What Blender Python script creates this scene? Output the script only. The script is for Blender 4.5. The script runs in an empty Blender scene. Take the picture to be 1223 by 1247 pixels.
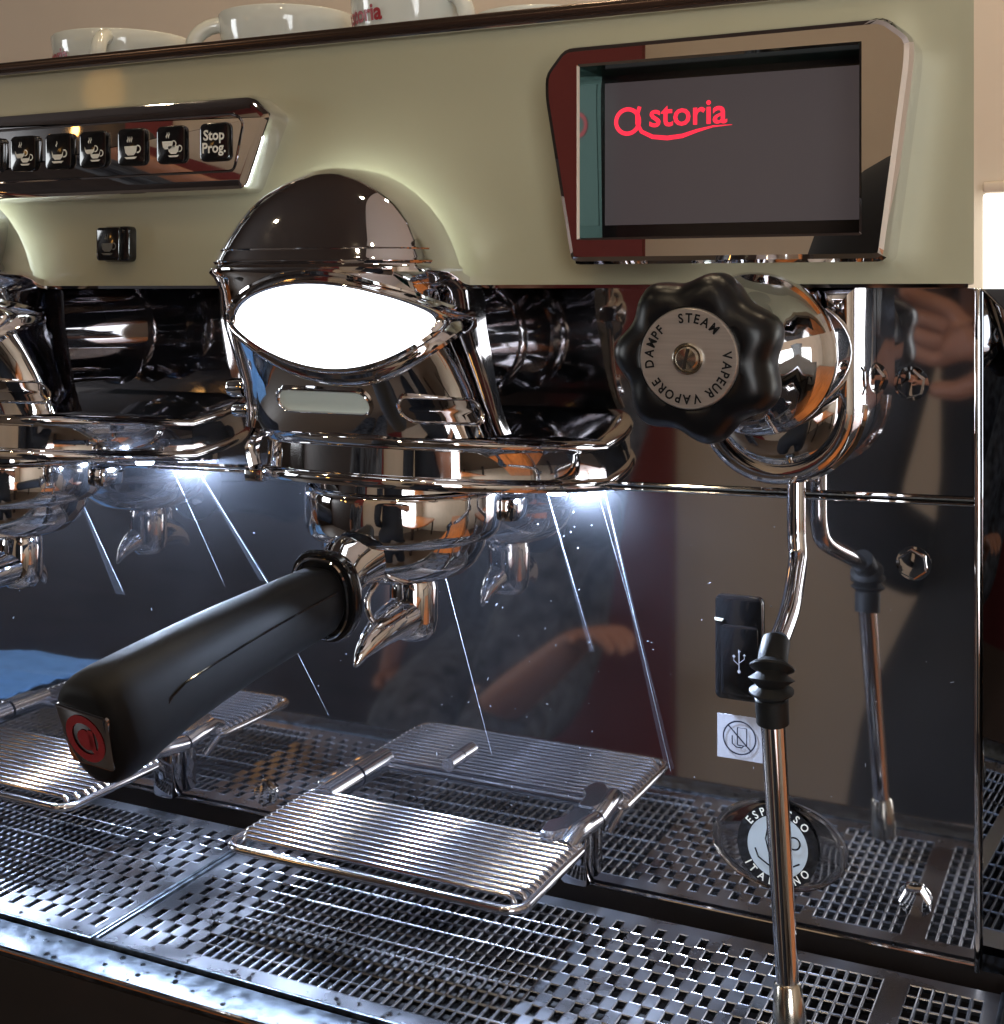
import bpy, bmesh, math, random
from mathutils import Vector, Matrix, noise
random.seed(7)
S = bpy.context.scene
C = S.collection
PI = math.pi
# ---------------------------------------------------------------- camera
YAW = math.radians(25.9)
W0, H0, FPX = 1223.0, 1247.0, 1604.0
cd = bpy.data.cameras.new('camera'); cam = bpy.data.objects.new('camera', cd); C.objects.link(cam)
cam.location = (0, 0, 0); cam.rotation_euler = (PI/2, 0, YAW)
cd.sensor_fit = 'VERTICAL'; cd.sensor_height = 24.0; cd.lens = 24.0*FPX/H0
cd.shift_y = -(H0/2-355.0)/H0
cd.clip_start = 0.02; cd.clip_end = 60
S.camera = cam
# ---------------------------------------------------------------- world, exposure
wd = bpy.data.worlds.new('World'); S.world = wd; wd.use_nodes = True
wd.node_tree.nodes['Background'].inputs[0].default_value = (0.9, 0.75, 0.6, 1)
wd.node_tree.nodes['Background'].inputs[1].default_value = 0.02
S.view_settings.view_transform = 'Standard'; S.view_settings.look = 'None'
S.view_settings.exposure = 0.0; S.view_settings.gamma = 1
S.render.engine = 'CYCLES'
S.cycles.max_bounces = 10; S.cycles.glossy_bounces = 8; S.cycles.diffuse_bounces = 3
S.cycles.sample_clamp_indirect = 3.0; S.cycles.blur_glossy = 0.2

def area(name, loc, to, size, power, col, sy=None):
    l = bpy.data.lights.new(name, 'AREA'); l.energy = power; l.color = col; l.size = size
    if sy: l.shape = 'RECTANGLE'; l.size_y = sy
    o = bpy.data.objects.new(name, l); C.objects.link(o); o.location = loc
    o.rotation_euler = (Vector(to)-Vector(loc)).to_track_quat('-Z', 'Y').to_euler()
    return o
L_WIN = 8.0      # strength of the daylight window behind the room
L_SPOT = 170.0    # warm ceiling spots, the rearmost added for the back wall
L_LED = 8500.0    # white LEDs under the group heads
L_LENS = 4.0
L_HALO = 75.0

# ---------------------------------------------------------------- materials
MT = {}
def mat(name, col, rough=0.5, metal=0.0, emit=None, es=0.0, coat=0.0, spec=None, noise_amt=0, noise_scale=20, bump=0, rvar=0, alpha=None, trans=0, ior=None, stretch=None, col2=None):
    m = bpy.data.materials.new(name); m.use_nodes = True; nt = m.node_tree; b = nt.nodes['Principled BSDF']
    b.inputs['Base Color'].default_value = (*col, 1); b.inputs['Roughness'].default_value = rough
    b.inputs['Metallic'].default_value = metal
    if emit: b.inputs['Emission Color'].default_value = (*emit, 1); b.inputs['Emission Strength'].default_value = es
    if coat: b.inputs['Coat Weight'].default_value = coat; b.inputs['Coat Roughness'].default_value = 0.05
    if spec is not None: b.inputs['Specular IOR Level'].default_value = spec
    if trans: b.inputs['Transmission Weight'].default_value = trans
    if ior: b.inputs['IOR'].default_value = ior
    if noise_amt or bump or rvar:
        tc = nt.nodes.new('ShaderNodeTexCoord'); mp = nt.nodes.new('ShaderNodeMapping')
        nt.links.new(tc.outputs['Object'], mp.inputs[0])
        if stretch: mp.inputs['Scale'].default_value = stretch
        n = nt.nodes.new('ShaderNodeTexNoise'); n.inputs['Scale'].default_value = noise_scale; n.inputs['Detail'].default_value = 5
        nt.links.new(mp.outputs[0], n.inputs['Vector'])
        if noise_amt:
            r = nt.nodes.new('ShaderNodeValToRGB'); c2 = col2 or tuple(c*(1-noise_amt) for c in col)
            r.color_ramp.elements[0].color = (*c2, 1); r.color_ramp.elements[0].position = 0.35
            r.color_ramp.elements[1].color = (*col, 1); r.color_ramp.elements[1].position = 0.65
            nt.links.new(n.outputs['Fac'], r.inputs[0]); nt.links.new(r.outputs[0], b.inputs['Base Color'])
        if rvar:
            mr = nt.nodes.new('ShaderNodeMapRange'); mr.inputs['From Min'].default_value = 0.3; mr.inputs['From Max'].default_value = 0.7
            mr.inputs['To Min'].default_value = rough; mr.inputs['To Max'].default_value = rough+rvar
            nt.links.new(n.outputs['Fac'], mr.inputs[0]); nt.links.new(mr.outputs[0], b.inputs['Roughness'])
        if bump:
            bp = nt.nodes.new('ShaderNodeBump'); bp.inputs['Strength'].default_value = bump; bp.inputs['Distance'].default_value = 0.001
            nt.links.new(n.outputs['Fac'], bp.inputs['Height']); nt.links.new(bp.outputs[0], b.inputs['Normal'])
    MT[name] = m
    return m
CH = mat('chrome', (.80, .80, .82), .015, 1, rvar=.05, noise_scale=70)
CHF = mat('flat polished chrome', (.74, .74, .76), .006, 1)
CHD = mat('dark chrome', (.42, .42, .45), .03, 1, rvar=.03, noise_scale=30)
STEEL = mat('tray steel', (.25, .255, .28), .20, 1, rvar=.18, noise_scale=26, noise_amt=.28, bump=.05)
RIMST = mat('worn tray rim steel', (.10, .115, .135), .28, 1, rvar=.2, noise_scale=170, noise_amt=.55, bump=.12)
WIRE = mat('polished wire', (.74, .74, .78), .14, 1)
BLK = mat('black plastic', (.006, .006, .007), .58, spec=.22, rvar=.1, noise_scale=60)
BLKG = mat('gloss black plastic', (.008, .008, .009), .12, coat=.5)
BLKN = mat('knob bakelite', (.005, .005, .006), .30, spec=.3)
RUB = mat('black rubber', (.007, .007, .007), .55, spec=.3)
VOID = mat('drain basin', (.015, .014, .014), .5)
SAGE = mat('sage enamel', (.385, .362, .245), .26, coat=.35, noise_amt=.05, noise_scale=7, rvar=.12, bump=.02)
RAIL = mat('dark bronze rail', (.10, .065, .05), .22, .8)
BODY = mat('machine black enamel', (.02, .016, .015), .3, coat=.3)
WHITEP = mat('printed cream ink', (.75, .74, .66), .5)
REDP = mat('red print', (.30, .012, .018), .4)
CUP = mat('cup porcelain', (.66, .67, .60), .10, coat=.6)
LENS = mat('lit lens', (.9, .9, .9), .3, emit=(.93, .97, 1), es=L_LENS)
LED = mat('led', (1, 1, 1), .3, emit=(.60, .74, 1), es=L_LED)
HALO = mat('halo light strip', (1, 1, 1), .3, emit=(.86, .98, 1), es=L_HALO)
PLATE = mat('brushed nickel plate', (.58, .53, .49), .34, .8, noise_amt=.12, noise_scale=40, stretch=(1, 1, 30))
BRASSY = mat('screw nickel', (.60, .57, .50), .18, 1)
CLEAR = mat('clear plastic', (.9, .9, .9), .06, trans=1.0, ior=1.45)
GREYS = mat('sticker vinyl', (.36, .37, .42), .45)
BADGEG = mat('badge grey', (.42, .47, .50), .35)
LCD = mat('lcd glass', (.03, .028, .03), .12, emit=(.085, .068, .072), es=.5)
LCDB = mat('lcd border', (.008, .006, .007), .12)
REDE = mat('lit red logo', (.5, .01, .02), .3, emit=(1, .03, .07), es=1.1)
TEAL = mat('clear bezel liner', (.10, .22, .19), .10, .85)
DUST_STREAK = mat('dust and led streak', (.40, .43, .50), .45, .3)  # pale tone shared by dust flecks and the drawn LED light streaks
CLAMP = mat('satin chrome', (.70, .72, .78), .16, 1)

def mirror_material():
    m = bpy.data.materials.new('mirror steel'); m.use_nodes = True; nt = m.node_tree; b = nt.nodes['Principled BSDF']
    b.inputs['Base Color'].default_value = (.50, .49, .50, 1); b.inputs['Metallic'].default_value = 1; b.inputs['Roughness'].default_value = .040
    g = nt.nodes.new('ShaderNodeBsdfAnisotropic'); g.inputs['Color'].default_value = (.55, .58, .66, 1)
    g.inputs['Roughness'].default_value = .38
    mx = nt.nodes.new('ShaderNodeMixShader'); out = nt.nodes['Material Output']
    n = nt.nodes.new('ShaderNodeTexNoise'); n.inputs['Scale'].default_value = 9; n.inputs['Detail'].default_value = 6
    tc = nt.nodes.new('ShaderNodeTexCoord'); nt.links.new(tc.outputs['Object'], n.inputs['Vector'])
    mr = nt.nodes.new('ShaderNodeMapRange'); mr.inputs['From Min'].default_value = .3; mr.inputs['From Max'].default_value = .75
    mr.inputs['To Min'].default_value = .015; mr.inputs['To Max'].default_value = .085
    nt.links.new(n.outputs['Fac'], mr.inputs[0]); nt.links.new(mr.outputs[0], mx.inputs[0])
    nt.links.new(b.outputs[0], mx.inputs[1]); nt.links.new(g.outputs[0], mx.inputs[2]); nt.links.new(mx.outputs[0], out.inputs[0])
    return m
MIR = mirror_material()
MIRD = mat('dark gloss side panel', (.22, .23, .25), .03, 1)
WALLB = mat('beige plaster', (.62, .525, .42), .8, noise_amt=.08, noise_scale=4)
WALLR = mat('maroon paint', (.18, .024, .024), .7, noise_amt=.15, noise_scale=3)
WALLD = mat('dark brown panelling', (.045, .030, .026), .5, noise_amt=.4, noise_scale=6, stretch=(1, 1, 8))
CEIL = mat('dark ceiling', (.05, .032, .025), .8)
FLOOR = mat('floor tiles', (.09, .065, .05), .5)
WOOD = mat('orange varnished wood', (.55, .17, .035), .28, noise_amt=.45, noise_scale=6, stretch=(1, 14, 1), coat=.3)
SKIN = mat('skin', (.34, .15, .085), .55)
SHIRT = mat('black cotton', (.010, .010, .012), .85)
DRESS = mat('dark patterned cloth', (.09, .10, .12), .8, noise_amt=.95, noise_scale=40, col2=(.006, .006, .01))
LIP = mat('lips', (.32, .10, .08), .5)
HAIR = mat('dark hair', (.015, .010, .008), .5)
CLOTHB = mat('blue cleaning cloth', (.15, .34, .62), .8, noise_amt=.2, noise_scale=60)
GREYC = mat('pale grey cloth', (.30, .36, .38), .8)
WINM = mat('daylight glass', (.9, .9, .9), .3, emit=(.93, .97, 1.0), es=L_WIN)
SPOTM = mat('spot lamp', (1, .9, .7), .3, emit=(1, .79, .52), es=L_SPOT)

# ---------------------------------------------------------------- mesh helpers
class MB:
    def __init__(s): s.v = []; s.f = []; s.m = []
    def add(s, v, f, mi=0):
        o = len(s.v); s.v += [tuple(p) for p in v]; s.f += [tuple(i+o for i in q) for q in f]; s.m += [mi]*len(f)
        return s
    def box(s, x0, x1, y0, y1, z0, z1, mi=0, bev=0, seg=2):
        bm = bmesh.new(); r = bmesh.ops.create_cube(bm, size=1)
        for v in bm.verts: v.co = Vector(((x0+x1)/2+v.co.x*(x1-x0), (y0+y1)/2+v.co.y*(y1-y0), (z0+z1)/2+v.co.z*(z1-z0)))
        if bev: bmesh.ops.bevel(bm, geom=bm.edges[:], offset=bev, segments=seg, profile=.5, affect='EDGES')
        s.addbm(bm, mi); return s
    def addbm(s, bm, mi=0, mtx=None):
        bm.verts.index_update()
        s.add([(mtx @ v.co) if mtx else v.co for v in bm.verts], [[v.index for v in f.verts] for f in bm.faces], mi); bm.free()
    def rings(s, rs, mi=0, close=True, cap0=True, cap1=True):
        n = len(rs[0]); o = len(s.v)
        for r in rs: s.v += [tuple(p) for p in r]
        for k in range(len(rs)-1):
            for i in range(n if close else n-1):
                j = (i+1) % n
                s.f.append((o+k*n+i, o+k*n+j, o+(k+1)*n+j, o+(k+1)*n+i)); s.m.append(mi)
        if cap0: s.f.append(tuple(o+i for i in reversed(range(n)))); s.m.append(mi)
        if cap1: s.f.append(tuple(o+(len(rs)-1)*n+i for i in range(n))); s.m.append(mi)
        return s
    def lathe(s, prof, c, axis='z', n=48, mi=0, cap0=False, cap1=False, fn=None):
        rs = []
        for r, h in prof:
            ring = []
            for i in range(n):
                a = 2*PI*i/n; q = r*(fn(a, r, h) if fn else 1)
                if axis == 'z': p = (c[0]+q*math.cos(a), c[1]+q*math.sin(a), h)
                elif axis == 'y': p = (c[0]+q*math.cos(a), h, c[2]+q*math.sin(a))
                else: p = (h, c[1]+q*math.cos(a), c[2]+q*math.sin(a))
                ring.append(p)
            rs.append(ring)
        return s.rings(rs, mi, True, cap0, cap1)
    def tube(s, pts, r, n=10, closed=False, mi=0, sx=1.0):
        P = [Vector(p) for p in pts]; m = len(P); rr = r if isinstance(r, (list, tuple)) else [r]*m
        rs = []; up = None
        for i in range(m):
            if closed: t = P[(i+1) % m]-P[i-1]
            else: t = P[min(i+1, m-1)]-P[max(i-1, 0)]
            t.normalize()
            if up is None:
                up = Vector((0, 0, 1)) if abs(t.z) < .9 else Vector((1, 0, 0))
            sd = t.cross(up)
            if sd.length < 1e-6: sd = Vector((1, 0, 0))
            sd.normalize(); up = sd.cross(t).normalized()
            rs.append([P[i]+(sd*math.cos(2*PI*k/n)*sx+up*math.sin(2*PI*k/n))*rr[i] for k in range(n)])
        if closed: rs.append(rs[0])
        return s.rings(rs, mi, True, not closed, not closed)
    def prism(s, poly, y0, y1, mi=0, bev=0.0, fm=None):
        # polygon in xz (counter-clockwise seen from -y), extruded y0 (front) to y1 (back); bevelled front rim
        n = len(poly); cx = sum(p[0] for p in poly)/n; cz = sum(p[1] for p in poly)/n
        ins = inset(poly, bev) if bev else poly
        rs = [[(p[0], y1, p[1]) for p in poly], [(p[0], y0+bev, p[1]) for p in poly]]
        if bev:
            h = inset(poly, bev*.3); rs.append([(p[0], y0+bev*.3, p[1]) for p in h])
            rs.append([(p[0], y0, p[1]) for p in ins])
        s.rings(rs, mi, True, True, True)
        if fm is not None: s.m[-1] = fm
        return s
    def obj(s, name, mats, parent=None, smooth=None, link=True):
        me = bpy.data.meshes.new(name); me.from_pydata(s.v, [], s.f)
        for m in (mats if isinstance(mats, (list, tuple)) else [mats]): me.materials.append(m)
        me.polygons.foreach_set('material_index', s.m)
        me.validate(); me.update()
        bm = bmesh.new(); bm.from_mesh(me); bmesh.ops.recalc_face_normals(bm, faces=bm.faces[:]); bm.to_mesh(me); bm.free()
        o = bpy.data.objects.new(name, me); C.objects.link(o)
        if parent: o.parent = parent; o.matrix_parent_inverse = Matrix.Translation(-wloc(parent))
        if smooth is None: smooth = 40
        if smooth:
            me.polygons.foreach_set('use_smooth', [True]*len(me.polygons))
            try: me.set_sharp_from_angle(angle=math.radians(smooth))
            except Exception: pass
        return o
def wloc(o):
    v = Vector(o.location)
    while o.parent:
        v = v - 0*v; break
    return v if not o.parent else Vector((0, 0, 0))
def inset(poly, d):
    n = len(poly); out = []
    area2 = sum(poly[i][0]*poly[(i+1) % n][1]-poly[(i+1) % n][0]*poly[i][1] for i in range(n))
    sg = 1 if area2 > 0 else -1
    for i in range(n):
        p0 = Vector(poly[i-1]); p1 = Vector(poly[i]); p2 = Vector(poly[(i+1) % n])
        a = (p1-p0).normalized(); b = (p2-p1).normalized()
        na = Vector((-a.y, a.x))*sg; nb = Vector((-b.y, b.x))*sg
        m = (na+nb); L = m.length
        if L < 1e-6: m = na; L = 1
        m /= L; k = d/max(.35, m.dot(na)); out.append((p1.x+m.x*k, p1.y+m.y*k))
    return out
def roundrect(cx, cz, hw, hh, r, n=5):
    P = []
    for qx, qz, a0 in ((1, -1, -90), (1, 1, 0), (-1, 1, 90), (-1, -1, 180)):
        for k in range(n+1):
            a = math.radians(a0+90*k/n); P.append((cx+qx*(hw-r)+r*math.cos(a), cz+qz*(hh-r)+r*math.sin(a)))
    return P
def roundpoly(poly, r, n=4):
    out = []; m = len(poly)
    for i in range(m):
        p0 = Vector(poly[i-1]); p1 = Vector(poly[i]); p2 = Vector(poly[(i+1) % m])
        d0 = (p0-p1); d2 = (p2-p1); k = min(r, d0.length*.45, d2.length*.45)
        a = p1+d0.normalized()*k; b = p1+d2.normalized()*k
        for j in range(n+1):
            t = j/n; q = a*(1-t)**2+p1*2*t*(1-t)+b*t*t; out.append((q.x, q.y))
    return out
def tag(o, label=None, cat=None, group=None, kind=None):
    if label: o['label'] = label
    if cat: o['category'] = cat
    if group: o['group'] = group
    if kind: o['kind'] = kind
    return o
def thing(name, loc, label, cat, group=None):
    o = bpy.data.objects.new(name, None); C.objects.link(o); o.location = loc; o.empty_display_size = .02
    return tag(o, label, cat, group)
def struct(o): o['kind'] = 'structure'; return o
def copy_tree(o, delta, parent=None):
    c = o.copy(); C.objects.link(c)
    if parent: c.parent = parent; c.matrix_parent_inverse = o.matrix_parent_inverse.copy()
    else: c.location = Vector(o.location)+Vector(delta)
    for ch in [x for x in o.children]: copy_tree(ch, delta, c)
    return c
_tc = {}
def text_geo(txt, size, bold=0.0):
    key = (txt, size, bold)
    if key not in _tc:
        cu = bpy.data.curves.new('t', 'FONT'); cu.body = txt; cu.size = size; cu.align_x = 'CENTER'; cu.align_y = 'CENTER'; cu.offset = bold; cu.resolution_u = 3
        o = bpy.data.objects.new('t', cu); C.objects.link(o)
        dg = bpy.context.evaluated_depsgraph_get(); me = bpy.data.meshes.new_from_object(o.evaluated_get(dg))
        v = [tuple(p.co) for p in me.vertices]; f = [tuple(p.vertices) for p in me.polygons]
        bpy.data.objects.remove(o); bpy.data.curves.remove(cu); bpy.data.meshes.remove(me)
        _tc[key] = (v, f)
    return _tc[key]
def put_text(mb, txt, size, M, bold=0.0, mi=0):
    v, f = text_geo(txt, size, bold)
    mb.add([M @ Vector(p) for p in v], f, mi)
def front(x, y, z, rot=0.0, sx=1.0):   # lettering that faces -y, upright
    return Matrix.Translation((x, y, z)) @ Matrix.Rotation(PI/2, 4, 'X') @ Matrix.Rotation(rot, 4, 'Z') @ Matrix.Diagonal((sx, 1, 1, 1))
def arc_text(mb, txt, size, cx, y, cz, R, mid, step, inward=False, bold=0, mi=0):
    W = []
    for ch in txt:
        xs = [p[0] for p in text_geo(ch, size, bold)[0]]; W.append(max(xs)-min(xs)+size*step)
    T_ = sum(W); pos = -T_/2
    for ch, w_ in zip(txt, W):
        k = math.degrees((pos+w_/2)/R); pos += w_
        a = math.radians(mid+(k if inward else -k)); rot = a+PI/2 if inward else a-PI/2
        xs = [p[0] for p in text_geo(ch, size, bold)[0]]; c_ = (max(xs)+min(xs))/2
        put_text(mb, ch, size, front(cx+R*math.cos(a), y, cz+R*math.sin(a), rot) @ Matrix.Diagonal((.88, 1, 1, 1)) @ Matrix.Translation((-c_, 0, 0)), bold, mi)
def stroke(mb, pts, w, M, mi=0):       # flat ribbon in local xy
    P = [Vector((p[0], p[1])) for p in pts]; m = len(P); ws = w if isinstance(w, (list, tuple)) else [w]*m
    L = []; R = []
    for i in range(m):
        t = (P[min(i+1, m-1)]-P[max(i-1, 0)]).normalized(); nn = Vector((-t.y, t.x))
        L.append(P[i]+nn*ws[i]/2); R.append(P[i]-nn*ws[i]/2)
    v = [M @ Vector((p.x, p.y, 0)) for p in L+R]
    mb.add(v, [(i, i+1, m+i+1, m+i) for i in range(m-1)], mi)
def disc(mb, cx, cy, rx, ry, M, mi=0, n=32):
    mb.add([M @ Vector((cx+rx*math.cos(2*PI*i/n), cy+ry*math.sin(2*PI*i/n), 0)) for i in range(n)], [tuple(range(n))], mi)
def circ(cx, cy, rx, ry, n=32, a0=0, a1=360):
    return [(cx+rx*math.cos(math.radians(a0+(a1-a0)*i/n)), cy+ry*math.sin(math.radians(a0+(a1-a0)*i/n))) for i in range(n+1)]
def logo(mb, M, s, mi=0, rest=True):   # the ring-and-swash word mark; s = total width
    stroke(mb, circ(.155*s, .0, .095*s, .095*s, 40), .032*s, M, mi)
    if rest:
        pts = [(.255*s, .11*s), (.235*s, .05*s), (.235*s, -.02*s), (.27*s, -.085*s), (.36*s, -.13*s), (.48*s, -.145*s), (.60*s, -.135*s), (.72*s, -.10*s), (.84*s, -.075*s), (.99*s, -.07*s)]
        stroke(mb, pts, [.03*s, .03*s, .03*s, .03*s, .033*s, .035*s, .033*s, .025*s, .014*s, .004*s], M, mi)
        put_text(mb, 'storia', .27*s, M @ Matrix.Translation((.64*s, .03*s, 0)), .004*s, mi)

YB = .612          # mirror back panel
YF = .53           # enamel front panel
GX = -.324         # middle group head
DX = -.258         # step to the left group head
ZT = -.30          # drip tray surface
# ================================================================ the room (seen directly and in the chrome)
def plane(name, v, m): return MB().add(v, [(0, 1, 2, 3)]).obj(name, m, smooth=0)
struct(MB().box(-4.2, 2.4, -1.8, 1.5, -1.3, -1.25).obj('floor', FLOOR, smooth=0))
struct(MB().box(-4.2, -.30, -1.8, 1.5, 1.35, 1.4).obj('ceiling', CEIL, smooth=0))
CEIL2 = mat('pale ceiling paint', (.52, .46, .42), .8)
struct(MB().box(-.30, 2.4, -1.8, 1.5, 1.33, 1.4).obj('lowered_ceiling', CEIL2, smooth=0))
struct(MB().box(-4.2, 2.4, 1.45, 1.5, -1.25, 1.35).obj('wall_behind_machine', WALLB, smooth=0))
struct(MB().box(-.97, 2.4, -1.75, -1.70, -1.25, 1.35).obj('wall_behind_camera', WALLB, smooth=0))
struct(MB().box(-1.45, -.97, -1.75, -1.68, -1.25, 1.35).obj('wall_maroon', WALLR, smooth=0))
struct(MB().box(-4.2, -1.45, -1.80, -1.72, -1.25, 1.35).obj('wall_dark_panelling', WALLD, smooth=0))
struct(MB().box(-4.25, -4.2, -1.8, 1.5, -1.25, 1.35).obj('wall_left', WALLD, smooth=0))
struct(MB().box(2.4, 2.45, -1.8, 1.5, -1.25, 1.35).obj('wall_right', WALLB, smooth=0))

w = thing('window', (1.2, -1.65, .1), 'bright daylight window in the beige wall far behind the photographer', 'window')
MB().box(.55, 1.75, -1.695, -1.685, -.5, .75).obj('pane', WINM, w, 0)
f = MB()
for a in ((.48, .55, -.57, .82), (1.75, 1.82, -.57, .82), (.55, 1.75, .75, .82), (.55, 1.75, -.57, -.5), (1.13, 1.17, -.5, .75)):
    f.box(a[0], a[1], -1.698, -1.65, a[2], a[3], bev=.005)
f.obj('frame', WHITEP, w)
w2 = thing('window', (-4.15, -1.2, .2), 'bright window in the dark left wall of the room', 'window')
MB().box(-4.195, -4.185, -1.5, -.5, -.4, .8).obj('pane', WINM, w2, 0)
MB().box(-4.198, -4.15, -1.57, -1.5, -.47, .87, bev=.005).box(-4.198, -4.15, -.5, -.43, -.47, .87, bev=.005).box(-4.198, -4.15, -1.5, -.5, .8, .87, bev=.005).obj('frame', WALLD, w2)
for i, (x, y) in enumerate(((-.55, -.75), (-.15, -.45), (-1.0, -1.3), (.35, -1.1), (-1.7, -.4), (-.4, .35), (.4, 1.05), (-.7, 1.05), (-.1, .90), (-.35, 1.10), (.0, 1.2))):  # the last rear spots are added, unseen, to brighten the back wall
    zc_ = 1.329-1.350 if x > -.30 else 0
    t = thing('ceiling_spot', (x, y, 1.35+zc_), 'warm recessed ceiling spot lamp glinting in the chrome, the rearmost added to light the back wall', 'lamp', 'recessed ceiling spot lamps')
    MB().lathe([(.001, 1.343+zc_), (.035, 1.343+zc_)], (x, y), 'z', 20).obj('bulb', SPOTM, t, 0)
    MB().lathe([(.036, 1.349+zc_), (.036, 1.338+zc_), (.048, 1.338+zc_), (.05, 1.349+zc_)], (x, y), 'z', 24).obj('ring', CHD, t)
AMB = mat('amber lamp glass', (.9, .5, .15), .3, emit=(1, .50, .12), es=8)
for i, (x, y, z) in enumerate(((-1.95, -1.05, .42), (-1.80, -1.25, .36), (-2.10, -1.22, .47), (-1.88, -1.40, .30))):
    t = thing('pendant_lamp', (x, y, z), 'amber glass pendant lamp glowing behind the photographer, seen only in the chrome', 'lamp', 'amber pendant lamps over the cafe table')
    MB().lathe([(.0005, z-.05), (.030, z-.042), (.042, z-.012), (.036, z+.020), (.016, z+.040)], (x, y), 'z', 24).obj('globe', AMB, t)
    MB().lathe([(.017, z+.039), (.018, z+.060), (.003, z+.066), (.0028, 1.349)], (x, y), 'z', 12).obj('cord', BODY, t)
# counter and the white blind at the right of the machine
cn = thing('counter', (-.4, .9, -.42), 'orange varnished wooden counter top under the espresso machine', 'counter')
for k in range(8):
    y0 = .415+k*.12
    MB().box(-2.6, 1.6, y0+.0008, y0+.1192, -.44, -.405, bev=.0015, seg=1).obj('plank', WOOD, cn)
MB().box(-2.55, 1.55, .45, 1.35, -1.25, -.441).obj('cabinet', WALLD, cn)
tb = thing('side_table', (1.2, -1.0, -1.25), 'orange wooden cafe table standing in the room behind the photographer', 'table')
MB().box(.55, 1.9, -1.6, -.5, -.54, -.50, bev=.004).obj('table_top', WOOD, tb)
for x in (.62, 1.83):
    for y in (-1.53, -.57): MB().box(x-.03, x+.03, y-.03, y+.03, -1.25, -.541, bev=.003).obj('leg', WALLD, tb)
bl = thing('window_blind', (.2, 1.4, .0), 'glaring white lit blind right of the machine on the beige wall', 'blind')
BLM = mat('sunlit blind', (.9, .9, .9), .6, emit=(.95, 1, .98), es=2.2)
MB().box(-.146, .9, 1.425, 1.44, -.9, .100, bev=.003).obj('screen', BLM, bl)
MB().box(-.146, .9, 1.422, 1.447, .1005, .112, bev=.003).obj('head_rail', WALLB, bl)

# ================================================================ espresso machine
mc = thing('espresso_machine', (-.5, .7, -.40), 'chrome espresso machine with sage green front panel and lit group heads', 'espresso machine')
# enamel front panel + body
pl = [(-.0575, YF), (-.0600, .55), (-.0675, YB+.004), (-.11, .88), (-1.35, .88), (-1.35, YF)]
MB().rings([[(p[0], p[1], .0030) for p in pl], [(p[0], p[1], .1185) for p in pl]]).obj('front_panel', SAGE, mc, 0)
MB().rings([[(p[0], p[1], .0030-.0015) for p in inset(pl, .002)], [(p[0], p[1], .00299) for p in inset(pl, .002)]]).obj('panel_lip', CHD, mc, 0)
# cup tray rail on top
m = MB(); m.tube([(-1.36, YF-.001, .1215), (-.056, YF-.001, .1215)], .0036, 12)
m.box(-1.36, -.056, YF-.0015, YF+.02, .1188, .1245, bev=.001)
m.obj('top_rail', RAIL, mc)
m = MB(); m.tube([(-1.36, YF-.0035, .1182), (-.056, YF-.0035, .1182)], .0009, 8); m.obj('rail_trim', CH, mc)
MB().box(-1.35, -.11, YF+.021, .87, .119, .1235, bev=.001).obj('cup_tray', STEEL, mc)
# mirror panels: upper, lower; trim strip between them (runs slightly out of level as in the picture)
xr = -.0663
def zs(x): return -.0962+(x+.2389)*.022
P = MB(); x0 = -1.3
P.rings([[(x0, YB, zs(x0)+.0022), (xr, YB, zs(xr)+.0022), (xr, YB, .0015), (x0, YB, .0015)], [(x0, YB+.003, zs(x0)+.0022), (xr, YB+.003, zs(xr)+.0022), (xr, YB+.003, .0015), (x0, YB+.003, .0015)]])
upm = P.obj('upper_mirror_panel', MIR, mc, 0)
P = MB()
P.rings([[(x0, YB, -.2960), (xr, YB, -.2960), (xr, YB, zs(xr)-.0022), (x0, YB, zs(x0)-.0022)], [(x0, YB+.003, -.2960), (xr, YB+.003, -.2960), (xr, YB+.003, zs(xr)-.0022), (x0, YB+.003, zs(x0)-.0022)]])
lom = P.obj('lower_mirror_panel', MIR, mc, 0)
MB().box(x0, -.03, YB+.0032, YB+.05, -.40, .0012).obj('back_frame', BODY, mc, 0)
MB().tube([(x0, YB-.0003, zs(x0)+.0010), (xr, YB-.0003, zs(xr)+.0010)], .0012, 8).tube([(x0, YB-.0003, zs(x0)-.0016), (xr, YB-.0003, zs(xr)-.0016)], .0008, 8).obj('trim_strip', CH, mc)
MB().tube([(x0, YB-.0004, -.2962), (xr, YB-.0004, -.2962)], .0008, 8).obj('base_trim', CH, mc)
MB().box(xr+.0002, xr+.0028, YB-.0025, YB+.003, -.2985, .0014, bev=.0008).obj('corner_strip', CH, mc)
# dark side panel right of the strip with a curved top
poly = [(xr+.003, -.2985), (.03, -.2985), (.03, -.05), (-.01, -.047), (-.035, -.027), (-.045, -.0165), (-.053, -.0085), (-.060, -.001), (-.063, .0012), (xr+.003, .0012)]
MB().prism(poly, YB, YB+.003, bev=.0008).obj('side_panel', MIRD, mc)
# hex bolts
def hexbolt(x, z, r=.0068):
    m = MB(); a0 = random.uniform(0, 1)
    def ring(rr, y, n=6): return [(x+rr*math.cos(a0+2*PI*i/6), y, z+rr*math.sin(a0+2*PI*i/6)) for i in range(6)]
    m.rings([ring(r, YB), ring(r, YB-.0035), ring(r*.86, YB-.0048), ring(r*.45, YB-.0050)], cap0=False)
    m.lathe([(r*1.12, YB), (r*1.12, YB-.0006), (r*.9, YB-.0007)], (x, 0, z), 'y', 24)
    return m.obj('hex_bolt', CH, mc, 20)
for x, z in ((-.0929, -.0413), (-.1105, -.0393), (-.0919, -.1219), (-.0912, -.2724), (-.4451, -.2833), (-.70, -.2833)): hexbolt(x, z)
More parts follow.
